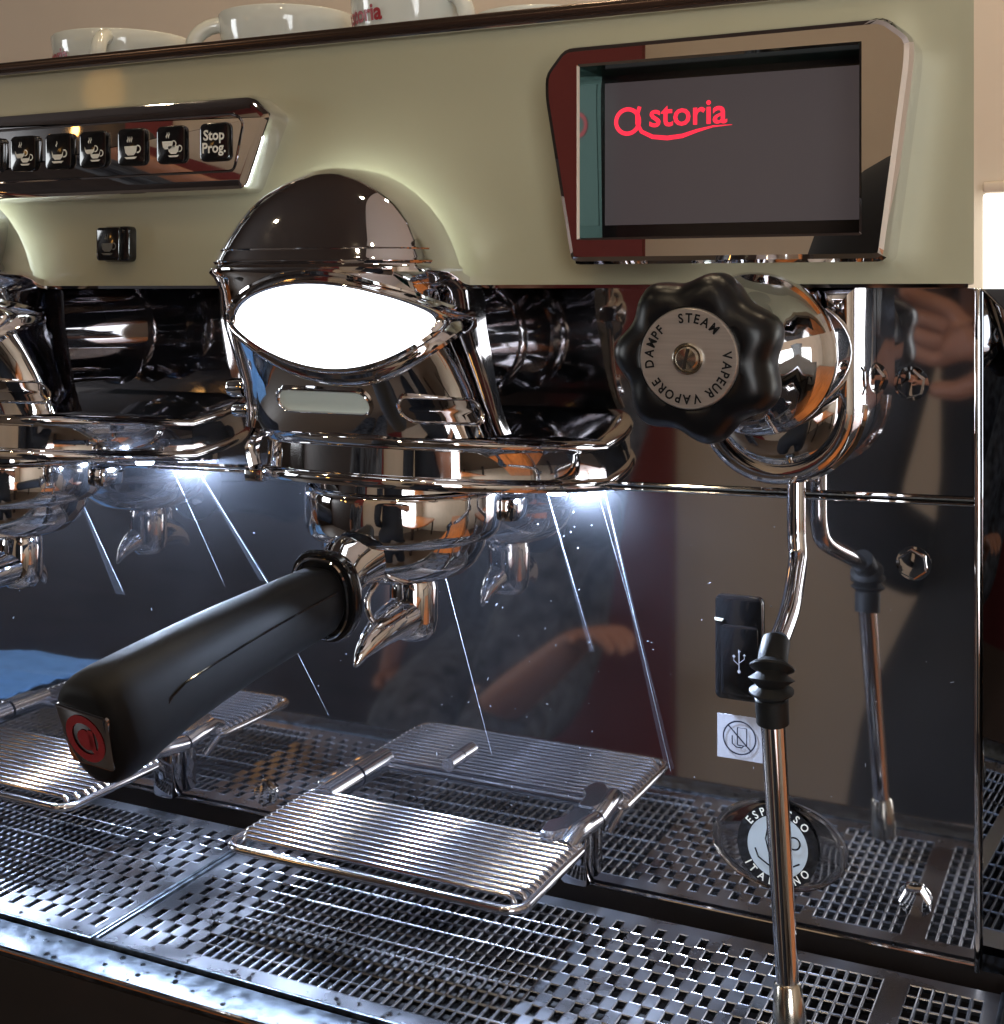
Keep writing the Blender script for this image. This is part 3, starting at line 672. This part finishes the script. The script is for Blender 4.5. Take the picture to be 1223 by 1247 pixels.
# ================================================================ portafilters
def portafilter(ox, label, spouts=True):
    px, py = GX, .5575
    t = thing('portafilter', (px, py, -.12), label, 'portafilter', 'portafilters locked under the group heads')
    m = MB(); m.lathe([(.0445, -.0985), (.0450, -.0940), (.0460, -.0930), (.0472, -.0934), (.0480, -.0946), (.0483, -.0970), (.0484, -.1060), (.0480, -.1120), (.0470, -.1150), (.0452, -.1172), (.0425, -.1184), (.0400, -.1186)], (px, py), 'z', 72)
    m.obj('filter_ring', CH, t, 50)
    m = MB(); m.lathe([(.0408, -.1183), (.0400, -.1230), (.0370, -.1295), (.0310, -.1350), (.0220, -.1385), (.0120, -.1400), (.0001, -.1402)], (px, py), 'z', 64); m.obj('filter_bowl', CH, t, 50)
    # lug ears
    m = MB(); m.box(px+.036, px+.052, py+.016, py+.034, -.112, -.100, bev=.003); m.obj('lug', CH, t)
    # spout
    m = MB(); m.lathe([(.0100, -.137), (.0112, -.1400), (.0118, -.1440), (.0118, -.1590), (.0108, -.1650), (.0078, -.1685), (.0001, -.1698)], (px+.005, py+.001), 'z', 32)
    m.obj('spout', CH, t, 50)
    for sg, k_ in ((-1, 1.0), (1, .62)):
        P_ = smooth([(px+.004, py-.002+sg*.002*k_, -.1560), (px+.003, py-.002+sg*.014*k_, -.1575), (px+.002, py-.002+sg*.026*k_, -.1605), (px+.001, py-.002+sg*.036*k_, -.1655), (px, py-.002+sg*.0425*k_, -.1720)], 6)
        n_ = len(P_)-1
        MB().tube(P_, [(.0095*(1-(i/n_)**1.6)+.0007)*(.6+.4*k_) for i in range(n_+1)], 20).obj('spout_horn', CH, t, 60)
    MB().tube(smooth([(px-.002, py-.020, -.1370), (px-.003, py-.029, -.1450), (px-.001, py-.026, -.1560), (px+.002, py-.012, -.1600)], 6), .0016, 10).obj('spout_web', CH, t, 60)
    # handle
    th = math.radians(5); hd = Vector((-math.sin(th), -math.cos(th), 0)); rt = Vector((math.cos(th), -math.sin(th), 0))
    c0 = Vector((px, py, 0))
    def at(r, z, sx=0): return c0+hd*r+rt*sx+Vector((0, 0, z))
    m = MB(); m.tube([at(.036, -.122), at(.046, -.126), at(.052, -.131), at(.060, -.136)], [.016, .013, .0115, .0125], 20); m.obj('handle_neck', CH, t, 50)
    def sect(r, z, hw, hu, hl, tilt=0.0, n=40, e=2.7):
        out = []; up = Vector((0, 0, 1))*math.cos(tilt)+hd*math.sin(tilt)
        for i in range(n):
            a = 2*PI*i/n; c, s_ = math.cos(a), math.sin(a)
            x = math.copysign(abs(c)**(2/e), c)*hw; zz = math.copysign(abs(s_)**(2/e), s_)*(hu if s_ > 0 else hl)
            if s_ < 0: x *= 1-.28*abs(s_)**1.5
            out.append(at(r, z)+rt*x+up*zz)
        return out
    m = MB(); m.rings([sect(.0575, -.1365, .0165, .0185, .0185, .1), sect(.0580, -.1365, .0185, .0205, .0205, .1), sect(.0605, -.1368, .0190, .0212, .0212, .1), sect(.0625, -.1370, .0182, .0202, .0202, .1)])
    m.obj('handle_collar', BLKG, t, 40)
    m = MB(); m.tube([p for p in sect(.0645, -.1372, .0152, .0180, .0180, .1)], .0008, 6, closed=True); m.obj('collar_ring', CH, t)
    prof = [(.0625, -.1375, .0125, .0145, .0145), (.066, -.1378, .0140, .0160, .0160), (.080, -.1385, .0145, .0165, .0165), (.100, -.1398, .0152, .0172, .0170), (.120, -.1418, .0160, .0180, .0176), (.140, -.1448, .0168, .0190, .0184), (.158, -.1485, .0174, .0200, .0194), (.172, -.1525, .0178, .0212, .0210), (.182, -.1555, .0180, .0222, .0224), (.189, -.1575, .0178, .0222, .0228), (.1935, -.1590, .0168, .0212, .0220), (.1960, -.1598, .0150, .0195, .0205), (.1968, -.1600, .0120, .0165, .0175)]
    prof = [(r, z*.45+.55*(-.1375-(r-.0625)*.170), hw, hu, hl) for r, z, hw, hu, hl in prof]
    m = MB(); m.rings([sect(r, z, hw*.96, hu*.96, hl*.96, .10+.20*(r-.06)/.13) for r, z, hw, hu, hl in prof], cap0=True, cap1=True)
    h = m.obj('handle', BLK, t, 45)
    # parting line on the flank
    m = MB(); m.tube([at(r, z*.45+.55*(-.1375-(r-.0625)*.170)+.0065)+rt*(hw*.96+.0001) for r, z, hw in ((.070, -.1380, .0141), (.090, -.1390, .0147), (.110, -.1406, .0155), (.130, -.1432, .0163), (.150, -.1466, .0170), (.165, -.1500, .0175), (.172, -.1560, .0176), (.175, -.1640, .0170))], .00045, 5); m.obj('parting_line', BLKG, h)
    # badge on the end face
    ti = .30; up = Vector((0, 0, 1))*math.cos(ti)+hd*math.sin(ti); nn = rt.cross(up).normalized()
    if nn.dot(hd) < 0: nn = -nn
    c = at(.1972, -.1606)
    Mb = Matrix((( rt.x, up.x, nn.x, c.x), (rt.y, up.y, nn.y, c.y), (rt.z, up.z, nn.z, c.z), (0, 0, 0, 1)))
    pol = roundpoly([(-.0130, .0125), (.0135, .0105), (.0105, -.0120), (-.0110, -.0115)], .0022, 3)
    m = MB(); rs = []
    for k, zz in ((0, -.0035), (0, .0002), (.0008, .0006)):
        rs.append([Mb @ Vector((q[0], q[1], zz)) for q in (inset(pol, k) if k else pol)])
    m.rings(rs); bd_ = m.obj('end_badge', CHD, h, 30)
    m = MB(); M3 = Mb @ Matrix.Translation((0, .0002, .0009)) @ Matrix.Scale(1.0, 4)
    stroke(m, circ(0, 0, .0080, .0080, 40), .0032, M3); stroke(m, [(.0035, .004), (.003, -.004), (.0048, -.0055)], .0028, M3); disc(m, 0, -.0005, .0040, .0042, M3)
    m.obj('end_badge_ring', REDP, h, 0)
    return t
pf = portafilter(0, 'middle portafilter with long black handle and red ring badge, under the glowing lens')
pf2 = copy_tree(pf, (DX, 0, 0)); pf2['label'] = 'left portafilter cut by the picture edge, only its chrome bowl and spout in view'
pf2.rotation_euler = (0, 0, 0)

# ================================================================ drip trays
PX, PY = .0052, .0095
def tray(name, xa, xb, zone, label):
    t = thing(name, ((xa+xb)/2, .53, ZT), label, 'drip tray')
    y0 = .4655; y1 = .5985; my = .0105
    ny = int((y1-y0-my-.0035)/PY); nx = int((xb-xa-.012)/PX)
    ox = xa+((xb-xa)-nx*PX)/2; oy = y0+my
    m = MB()
    # margins
    m.add([(xa, y0, ZT), (xb, y0, ZT), (xb, oy, ZT), (xa, oy, ZT)], [(0, 1, 2, 3)]); ye = oy+ny*PY
    m.add([(xa, ye, ZT), (xb, ye, ZT), (xb, y1, ZT), (xa, y1, ZT)], [(0, 1, 2, 3)])
    m.add([(xa, oy, ZT), (ox, oy, ZT), (ox, ye, ZT), (xa, ye, ZT)], [(0, 1, 2, 3)])
    m.add([(ox+nx*PX, oy, ZT), (xb, oy, ZT), (xb, ye, ZT), (ox+nx*PX, ye, ZT)], [(0, 1, 2, 3)])
    m.add([(xa, y1, ZT), (xb, y1, ZT), (xb, y1, ZT-.004), (xa, y1, ZT-.004)], [(0, 1, 2, 3)])
    g = .00042; c = .00035; dz = .0018
    for i in range(nx):
        for j in range(ny):
            a0 = ox+i*PX; b0 = oy+j*PY; a1 = a0+PX; b1 = b0+PY; zc = a0+PX/2
            md = zone(zc)
            hole = md == 'full' or (md == 'check' and (i+j) % 2 == 0)
            if md == 'solid': hole = False
            if not hole: m.add([(a0, b0, ZT), (a1, b0, ZT), (a1, b1, ZT), (a0, b1, ZT)], [(0, 1, 2, 3)]); continue
            R0 = [(a0, b0), (a1, b0), (a1, b1), (a0, b1)]
            def rr(k): return [(a0+k, b0+k), (a1-k, b0+k), (a1-k, b1-k), (a0+k, b1-k)]
            v = [(p[0], p[1], ZT) for p in R0]+[(p[0], p[1], ZT+.00025) for p in rr(g)]+[(p[0], p[1], ZT-.0002) for p in rr(g+c)]+[(p[0], p[1], ZT-dz) for p in rr(g+c)]
            fs = []
            for q in range(3):
                for k in range(4): fs.append((q*4+k, q*4+(k+1) % 4, q*4+4+(k+1) % 4, q*4+4+k))
            m.add(v, fs)
    s_ = m.obj('perforated_plate', STEEL, t, 25)
    MB().box(xa, xb, y0-.0012, y0+.0006, ZT-.004, ZT+.0012, bev=.0005).box(xa-.0003, xa+.0018, y0, y1, ZT-.004, ZT+.0014, bev=.0006).box(xb-.0018, xb+.0003, y0, y1, ZT-.004, ZT+.0014, bev=.0006).obj('raised_edge', RIMST, t)
    return t
def zr(x):
    if -.4365 < x < -.388: return 'check'
    if x < -.2375: return 'full'
    if x < -.1400: return 'check'
    if -.0985 < x < -.0930: return 'solid'
    return 'full'
def zl(x):
    return 'check' if x > -.508 else 'full'
tray('drip_tray', -.4360, -.052, zr, 'right hand perforated steel drip tray under the steam wand and middle cup rack')
tray('drip_tray', -1.05, -.4372, zl, 'left hand perforated steel drip tray under the blue cloth and left cup rack')
m = MB(); m.box(-1.3, -.03, .4425, .4638, ZT-.0045, ZT-.0005, bev=.0015); rm = m.obj('tray_rim', RIMST, mc)
MB().tube([(-1.3, .4432, ZT-.0012), (-.03, .4432, ZT-.0012)], .0011, 8).obj('rim_bead', CH, mc)
MB().box(-1.3, -.03, .4445, YB, -.36, -.355).obj('drain_basin', VOID, mc, 0)
MB().box(-1.3, -.03, .4435, .4630, -.40, ZT-.0047, bev=.001).obj('front_skirt', BODY, mc)
MB().box(-.0515, -.03, .4638, YB-.004, -.352, ZT-.0005).obj('tray_end', STEEL, mc)

# ================================================================ cup racks
def cup_rack(label):
    xa, xb, ya, yb, z = -.3970, -.2405, .5120, .5850, -.2670
    t = thing('cup_rack', ((xa+xb)/2, .55, z), label, 'cup rack', 'wire cup racks over the drip tray')
    r = .0085; loop_ = []
    for qx, qy, a0 in ((xb-r, ya+r, -90), (xb-.004, yb-.004, 0), (xa+.004, yb-.004, 90), (xa+r, ya+r, 180)):
        rr = r if qy < .53 else .004
        for k in range(7): a = math.radians(a0+15*k); loop_.append((qx+rr*math.cos(a), qy+rr*math.sin(a), z))
    MB().tube(loop_, .0021, 10, closed=True).obj('frame_wire', WIRE, t, 60)
    nb = 14
    for i in range(nb):
        y = ya+.0075+i*(yb-ya-.0095)/(nb-1)
        ins = .0028 if i < 2 else .0006
        if i == 0: ins = .006
        e = .0020
        o = MB().tube([(xa-.0006+ins, y, z-.0010), (xa+.0010+ins, y, z+.0022), (xa+.0030+ins, y, z+.0030), (xb-.0030-ins, y, z+.0030), (xb-.0010-ins, y, z+.0022), (xb+.0006-ins, y, z-.0010)], .00150, 8).obj('bar', WIRE, t, 60)
    # right clamp: shaped latch plate, hook, wall bracket
    cl = MB(); pts = [(-.2600, .5760), (-.2530, .5760), (-.2500, .5830), (-.2440, .5860), (-.2440, .6000), (-.2470, YB-.001), (-.2560, YB-.001), (-.2575, .5960), (-.2620, .5900)]
    pts = roundpoly(pts, .003, 3)
    cl.rings([[(p[0], p[1], z+.0035) for p in pts], [(p[0], p[1], z+.0075) for p in pts], [(p[0], p[1], z+.0085) for p in inset(pts, .001)]])
    k_ = cl.obj('clamp_plate', CLAMP, t, 30)
    MB().tube([(-.2470, .5780, z+.002), (-.2455, .5860, z+.0055), (-.2450, .6000, z+.0045), (-.2450, YB-.001, z+.003)], .0046, 12).obj('clamp_barrel', CLAMP, t, 60)
    MB().box(-.2600, -.2450, .6005, YB-.0005, z-.0270, z+.003, bev=.0025).obj('wall_bracket', CHD, t)
    MB().tube(smooth([(-.2440, .5700, z-.0005), (-.2425, .5800, z+.0005), (-.2435, .5880, z-.004), (-.2460, .5930, z-.010)]), .0024, 10).obj('hook', WIRE, t, 60)
    MB().tube([(-.3860, .5810, z+.0020), (-.3860, YB-.001, z+.0020)], .0062, 20).obj('pivot_barrel', CLAMP, t, 50)
    MB().box(-.3940, -.3830, .5860, YB-.001, z+.0040, z+.0075, bev=.0015).obj('pivot_cap', CLAMP, t)
    MB().tube([(-.3215, .5985, -.2440), (-.3215, YB-.0005, -.2440)], .0036, 14).obj('stop_peg', CLAMP, t, 50)
    return t
cr = cup_rack('middle wire cup rack with bright bars and a chrome latch at its right end')
cr2 = copy_tree(cr, (DX, 0, 0)); cr2['label'] = 'left wire cup rack partly hidden behind the black portafilter handle'
cr['label'] = 'middle wire cup rack with bright bars and a chrome latch at its right end'

# ================================================================ cups on top
def cup(x, y, r, h, hang, label, text=None, tang=-110, zb=.1240):
    t = thing('coffee_cup', (x, y, zb), label, 'cup', 'white porcelain cups on top of the machine')
    m = MB(); m.lathe([(r*.001, zb+.003), (r*.52, zb+.001), (r*.56, zb), (r*.58, zb+.002), (r*.78, zb+h*.22), (r*.92, zb+h*.5), (r*.98, zb+h*.8), (r, zb+h*.98), (r*.985, zb+h), (r*.955, zb+h*.985), (r*.93, zb+h*.8), (r*.86, zb+h*.45), (r*.70, zb+h*.2), (r*.4, zb+.008), (r*.001, zb+.007)], (x, y), 'z', 48)
    b = m.obj('bowl', CUP, t, 60)
    a = math.radians(hang); d_ = Vector((math.cos(a), math.sin(a), 0))
    pts = []
    for k in range(13):
        q = -PI/2+PI*k/12; pts.append(Vector((x, y, zb+h*.54))+d_*(r*.88+r*.48*math.cos(q))+Vector((0, 0, h*.33*math.sin(q))))
    MB().tube(pts, [.0062 if k in (0, 12) else .0050 for k in range(13)], 10, sx=1.0).obj('handle', CUP, t, 60)
    if text:
        m = MB(); s_ = .0128
        v, f_ = text_geo(text, s_, .0004)
        vv = []
        for p in v:
            an = math.radians(tang)+p[0]/r; z_ = zb+h*.64+p[1]; q = (z_-zb)/h; rr = r*(.92+.06*(q-.5)/.3)+.0010
            vv.append((x+rr*math.cos(an), y+rr*math.sin(an), z_))
        m.add(vv, f_); m.obj('cup_lettering', REDP, t, 0)
    return t
cup(-.611, .680, .046, .0430, -62, 'wide white cup with red letters cut off at its left and a handle facing right', 'astoria', -120)
cup(-.4860, .690, .0430, .0490, -140, 'plain wide white cup with its big loop handle on the left side')
cup(-.381, .665, .0360, .0500, -22, 'tall white cup with red astoria lettering, rightmost of the large cups', 'astoria', -117)
cup(-.345, .765, .0420, .0500, 60, 'small white cup half hidden behind the lettered cup and its handle')
cup(-.745, .690, .0480, .0300, 100, 'low white cup at the left edge of the picture')
cup(-.560, .780, .0480, .0360, 80, 'low white bowl far back between the two wide cups')

# ================================================================ blue cloth on the left end of the tray
m = MB(); nx_, ny_ = 40, 30; V = []; Fc = []
for j in range(ny_):
    for i in range(nx_):
        u_ = i/(nx_-1); v_ = j/(ny_-1)
        x = -.985+.26*u_+.02*math.sin(v_*5); y = .435+.115*v_+.012*math.sin(u_*4)
        z = ZT+.010+.012*noise.noise(Vector((u_*3, v_*3, 1)))+.0012*math.sin(v_*70+2*math.sin(u_*18))
        V.append((x, y, z))
for j in range(ny_-1):
    for i in range(nx_-1): a = j*nx_+i; Fc.append((a, a+1, a+nx_+1, a+nx_))
m.add(V, Fc); o = m.obj('cleaning_cloth', CLOTHB, None, 60); tag(o, 'blue ribbed cleaning cloth seen at the left edge in the mirror panel', 'cloth')
sd = o.modifiers.new('thick', 'SOLIDIFY'); sd.thickness = .002

# ================================================================ people reflected in the chrome
def skin(name, pts, edges, rad, mtl, parent, root=0, sub=1):
    me = bpy.data.meshes.new(name); me.from_pydata([tuple(p) for p in pts], edges, []); me.materials.append(mtl)
    o = bpy.data.objects.new(name, me); C.objects.link(o); o.parent = parent; o.matrix_parent_inverse = Matrix.Translation(-Vector(parent.location))
    md = o.modifiers.new('skin', 'SKIN'); md.use_smooth_shade = True
    for i, r in enumerate(rad):
        q = me.skin_vertices[0].data[i]; q.radius = r if isinstance(r, tuple) else (r, r)
    me.skin_vertices[0].data[root].use_root = True
    s2 = o.modifiers.new('sub', 'SUBSURF'); s2.levels = sub; s2.render_levels = sub+1
    return o
def chain(pts, rad, edges, P, R, start):
    prev = start
    for p, r in zip(P, R):
        pts.append(Vector(p)); rad.append(r); edges.append((prev, len(pts)-1)); prev = len(pts)-1
    return prev
def hand(pts, rad, edges, wrist, palm_c, fdir, side, upv, idx, curl=.35):
    # palm, four unequal bent fingers, thumb from the palm's side
    f = Vector(fdir).normalized(); s_ = Vector(side).normalized(); n = Vector(upv).normalized()
    pc = Vector(palm_c); a = chain(pts, rad, edges, [pc-f*.02, pc+f*.018], [(.020, .014), (.023, .013)], idx)
    b = a
    for k, (off, L) in enumerate(((-.026, .068), (-.009, .078), (.009, .073), (.026, .056))):
        k0 = pc+f*.036+s_*off
        d1 = (f+n*curl*.3).normalized(); d2 = (f+n*curl*1.2).normalized(); d3 = (f+n*curl*2.2).normalized()
        chain(pts, rad, edges, [k0, k0+d1*L*.45, k0+d1*L*.45+d2*L*.32, k0+d1*L*.45+d2*L*.32+d3*L*.23], [.0098, .0088, .0080, .0068], b)
    t0 = pc-s_*.022-f*.006
    chain(pts, rad, edges, [t0-s_*.008, t0-s_*.026+f*.018, t0-s_*.034+f*.044], [.012, .0105, .0085], a-1)
def person(root_loc, label, J, shirt_m, hair=True, pose_hands=()):
    t = thing('person', root_loc, label, 'person')
    pts = [Vector(J['pelvis'])]; rad = [(.15, .11)]; edges = []
    ch_ = chain(pts, rad, edges, [J['waist'], J['chest'], J['collar']], [(.125, .09), (.155, .105), (.10, .07)], 0)
    nk = chain(pts, rad, edges, [J['neck'], J['head0'], J['head1'], J['head2']], [.052, (.066, .075), (.078, .092), (.055, .065)], ch_)
    for sd_ in ('L', 'R'):
        if sd_+'elbow' not in J: continue
        a = chain(pts, rad, edges, [J[sd_+'shoulder'], (Vector(J[sd_+'shoulder'])+Vector(J[sd_+'elbow']))/2, J[sd_+'elbow'], (Vector(J[sd_+'elbow'])*.55+Vector(J[sd_+'wrist'])*.45), J[sd_+'wrist']], [.056, .047, .040, .039, (.028, .022)], ch_)
        h_ = J[sd_+'hand']; hand(pts, rad, edges, J[sd_+'wrist'], h_[0], h_[1], h_[2], h_[3], a, h_[4])
    for sd_ in ('L', 'R'):
        chain(pts, rad, edges, J[sd_+'leg'], [.085, .058, .042], 0)
    skin('body', pts, edges, rad, SKIN, t, 0, 1)
    # shirt: torso and short sleeves, slightly larger
    K_ = J.get('bulk', 1.0)
    p2 = [Vector(J['pelvis'])]; r2 = [(.175*K_, .13)]; e2 = []
    c2 = chain(p2, r2, e2, [J['waist'], J['chest'], J['collar']], [(.155*K_, .12), (.185, .13), (.125, .09)], 0)
    for sd_ in ('L', 'R'):
        if sd_+'elbow' in J:
            S_, E_, W_ = Vector(J[sd_+'shoulder']), Vector(J[sd_+'elbow']), Vector(J[sd_+'wrist'])
            L2 = [S_, S_.lerp(E_, .5), S_.lerp(E_, .95)] if sd_ not in J.get('long', '') else [S_, S_.lerp(E_, .5), E_, E_.lerp(W_, .95)]
            chain(p2, r2, e2, L2, [.072, .066, .064, .050][:len(L2)], c2)
    for sd_ in ('L', 'R'):
        chain(p2, r2, e2, J[sd_+'leg'], [.098*K_, .080*K_, .070*K_], 0)
    skin('shirt', p2, e2, r2, shirt_m, t, 0, 1)
    # face
    h1 = Vector(J['head1']); fw = Vector(J['face']).normalized(); rt_ = fw.cross(Vector((0, 0, 1))).normalized(); up = Vector((0, 0, 1))
    m = MB()
    def ball(c, r, sc=(1, 1, 1), nm=None):
        bm = bmesh.new(); bmesh.ops.create_uvsphere(bm, u_segments=14, v_segments=9, radius=r)
        M_ = Matrix.Translation(c) @ Matrix((( rt_.x, fw.x, 0, 0), (rt_.y, fw.y, 0, 0), (0, 0, 1, 0), (0, 0, 0, 1))) @ Matrix.Diagonal((*sc, 1))
        m.addbm(bm, 0, M_)
    ball(h1+fw*.093-up*.012, .016, (.7, 1, 1.5)); m.obj('nose', SKIN, t); m = MB()
    for s_ in (-1, 1): ball(h1+fw*.078+rt_*.031*s_+up*.012, .013)
    m.obj('eyes', WHITEP, t); m = MB()
    for s_ in (-1, 1): ball(h1+rt_*.080*s_-up*.005, .026, (.35, .7, 1.2))
    m.obj('ears', SKIN, t); m = MB()
    ball(h1+fw*.080-up*.050, .022, (1.1, .5, .35)); m.obj('mouth', LIP, t); m = MB()
    ball(h1-fw*.022+up*.038, .100, (.90, 1.0, .86)); m.obj('hair', HAIR, t)
    return t
J1 = dict(bulk=1.5, long='L', pelvis=(-.03, -.36, -.55), waist=(-.04, -.35, -.34), chest=(-.06, -.33, -.08), collar=(-.05, -.33, .10), neck=(-.03, -.32, .18), head0=(-.02, -.30, .25), head1=(-.01, -.29, .32), head2=(-.01, -.29, .38), face=(-.2, 1, -.1),
          Lshoulder=(-.235, -.33, .07), Lelbow=(-.315, -.34, -.26), Lwrist=(-.22, -.52, -.36), Lhand=((-.15, -.56, -.40), (1, -.2, -.4), (.1, 1, 0), (1, 0, 0), .5),
          Rshoulder=(.155, -.33, .07), Relbow=(.19, -.17, -.15), Rwrist=(-.085, -.105, -.075), Rhand=((-.135, -.095, -.055), (-.9, .1, .35), (.3, .2, 1), (0, 1, .1), .5),
          Lleg=[(-.20, -.37, -.64), (-.24, -.33, -.94), (-.24, -.36, -1.22)], Rleg=[(.06, -.37, -.68), (.10, -.33, -.96), (.11, -.36, -1.22)])
person((.03, -.36, -1.25), 'photographer in a black t-shirt raising both hands, seen only as a reflection', J1, SHIRT)
J2 = dict(pelvis=(-1.10, -1.25, -.72), waist=(-1.08, -1.20, -.56), chest=(-1.04, -1.12, -.34), collar=(-1.02, -1.08, -.18), neck=(-1.02, -1.07, -.10), head0=(-1.02, -1.05, -.03), head1=(-1.01, -1.03, .04), head2=(-1.01, -1.03, .10), face=(.3, 1, -.2),
          Lshoulder=(-1.20, -1.08, -.20), Lelbow=(-1.36, -1.15, -.46), Lwrist=(-1.34, -1.05, -.70), Lhand=((-1.33, -1.02, -.76), (1, .6, 0), (.3, -1, 0), (0, 0, -1), .3),
          Rshoulder=(-.86, -1.08, -.20), Relbow=(-1.03, -.82, -.745), Rwrist=(-.80, -.66, -.555), Rhand=((-.75, -.62, -.520), (1, .7, .4), (.5, -1, 0), (0, 0, -1), .5),
          Lleg=[(-1.18, -1.10, -.74), (-1.15, -.75, -.74), (-1.15, -.75, -1.2)], Rleg=[(-1.02, -1.10, -.74), (-.98, -.75, -.74), (-.98, -.75, -1.2)])
person((-1.08, -1.0, -1.25), 'seated person in dark patterned clothes resting a bare forearm, seen in the mirror panel', J2, DRESS)
# phone in the photographer's hands, behind the viewpoint
ph = thing('phone', (-.05, -.03, -.02), 'black phone held up in the photographer hands', 'phone')
MB().box(-.125, .045, -.034, -.025, -.045, .035, bev=.003).obj('case', BLKG, ph)
MB().lathe([(.0001, -.0248), (.009, -.0248), (.010, -.0256)], (0, 0, 0.02), 'y', 24).obj('lens_cover', CHD, ph)

# water drops left on the steel
m = MB(); rnd = random.Random(3)
for k in range(150):
    x = rnd.uniform(-.62, -.06); y = rnd.choice((rnd.uniform(.445, .474), rnd.uniform(.445, .462), rnd.uniform(.466, .474)))
    rr = rnd.uniform(.0005, .0015); z = ZT-.0004 if y < .4642 else ZT+.0001
    m.lathe([(rr, z), (rr*.92, z+rr*.22), (rr*.6, z+rr*.42), (rr*.01, z+rr*.5)], (x, y), 'z', 10)
o = m.obj('water_drops', CLEAR, None, 60); o['kind'] = 'stuff'; o['label'] = 'small clear water drops on the front rim of the drip trays'; o['category'] = 'water'
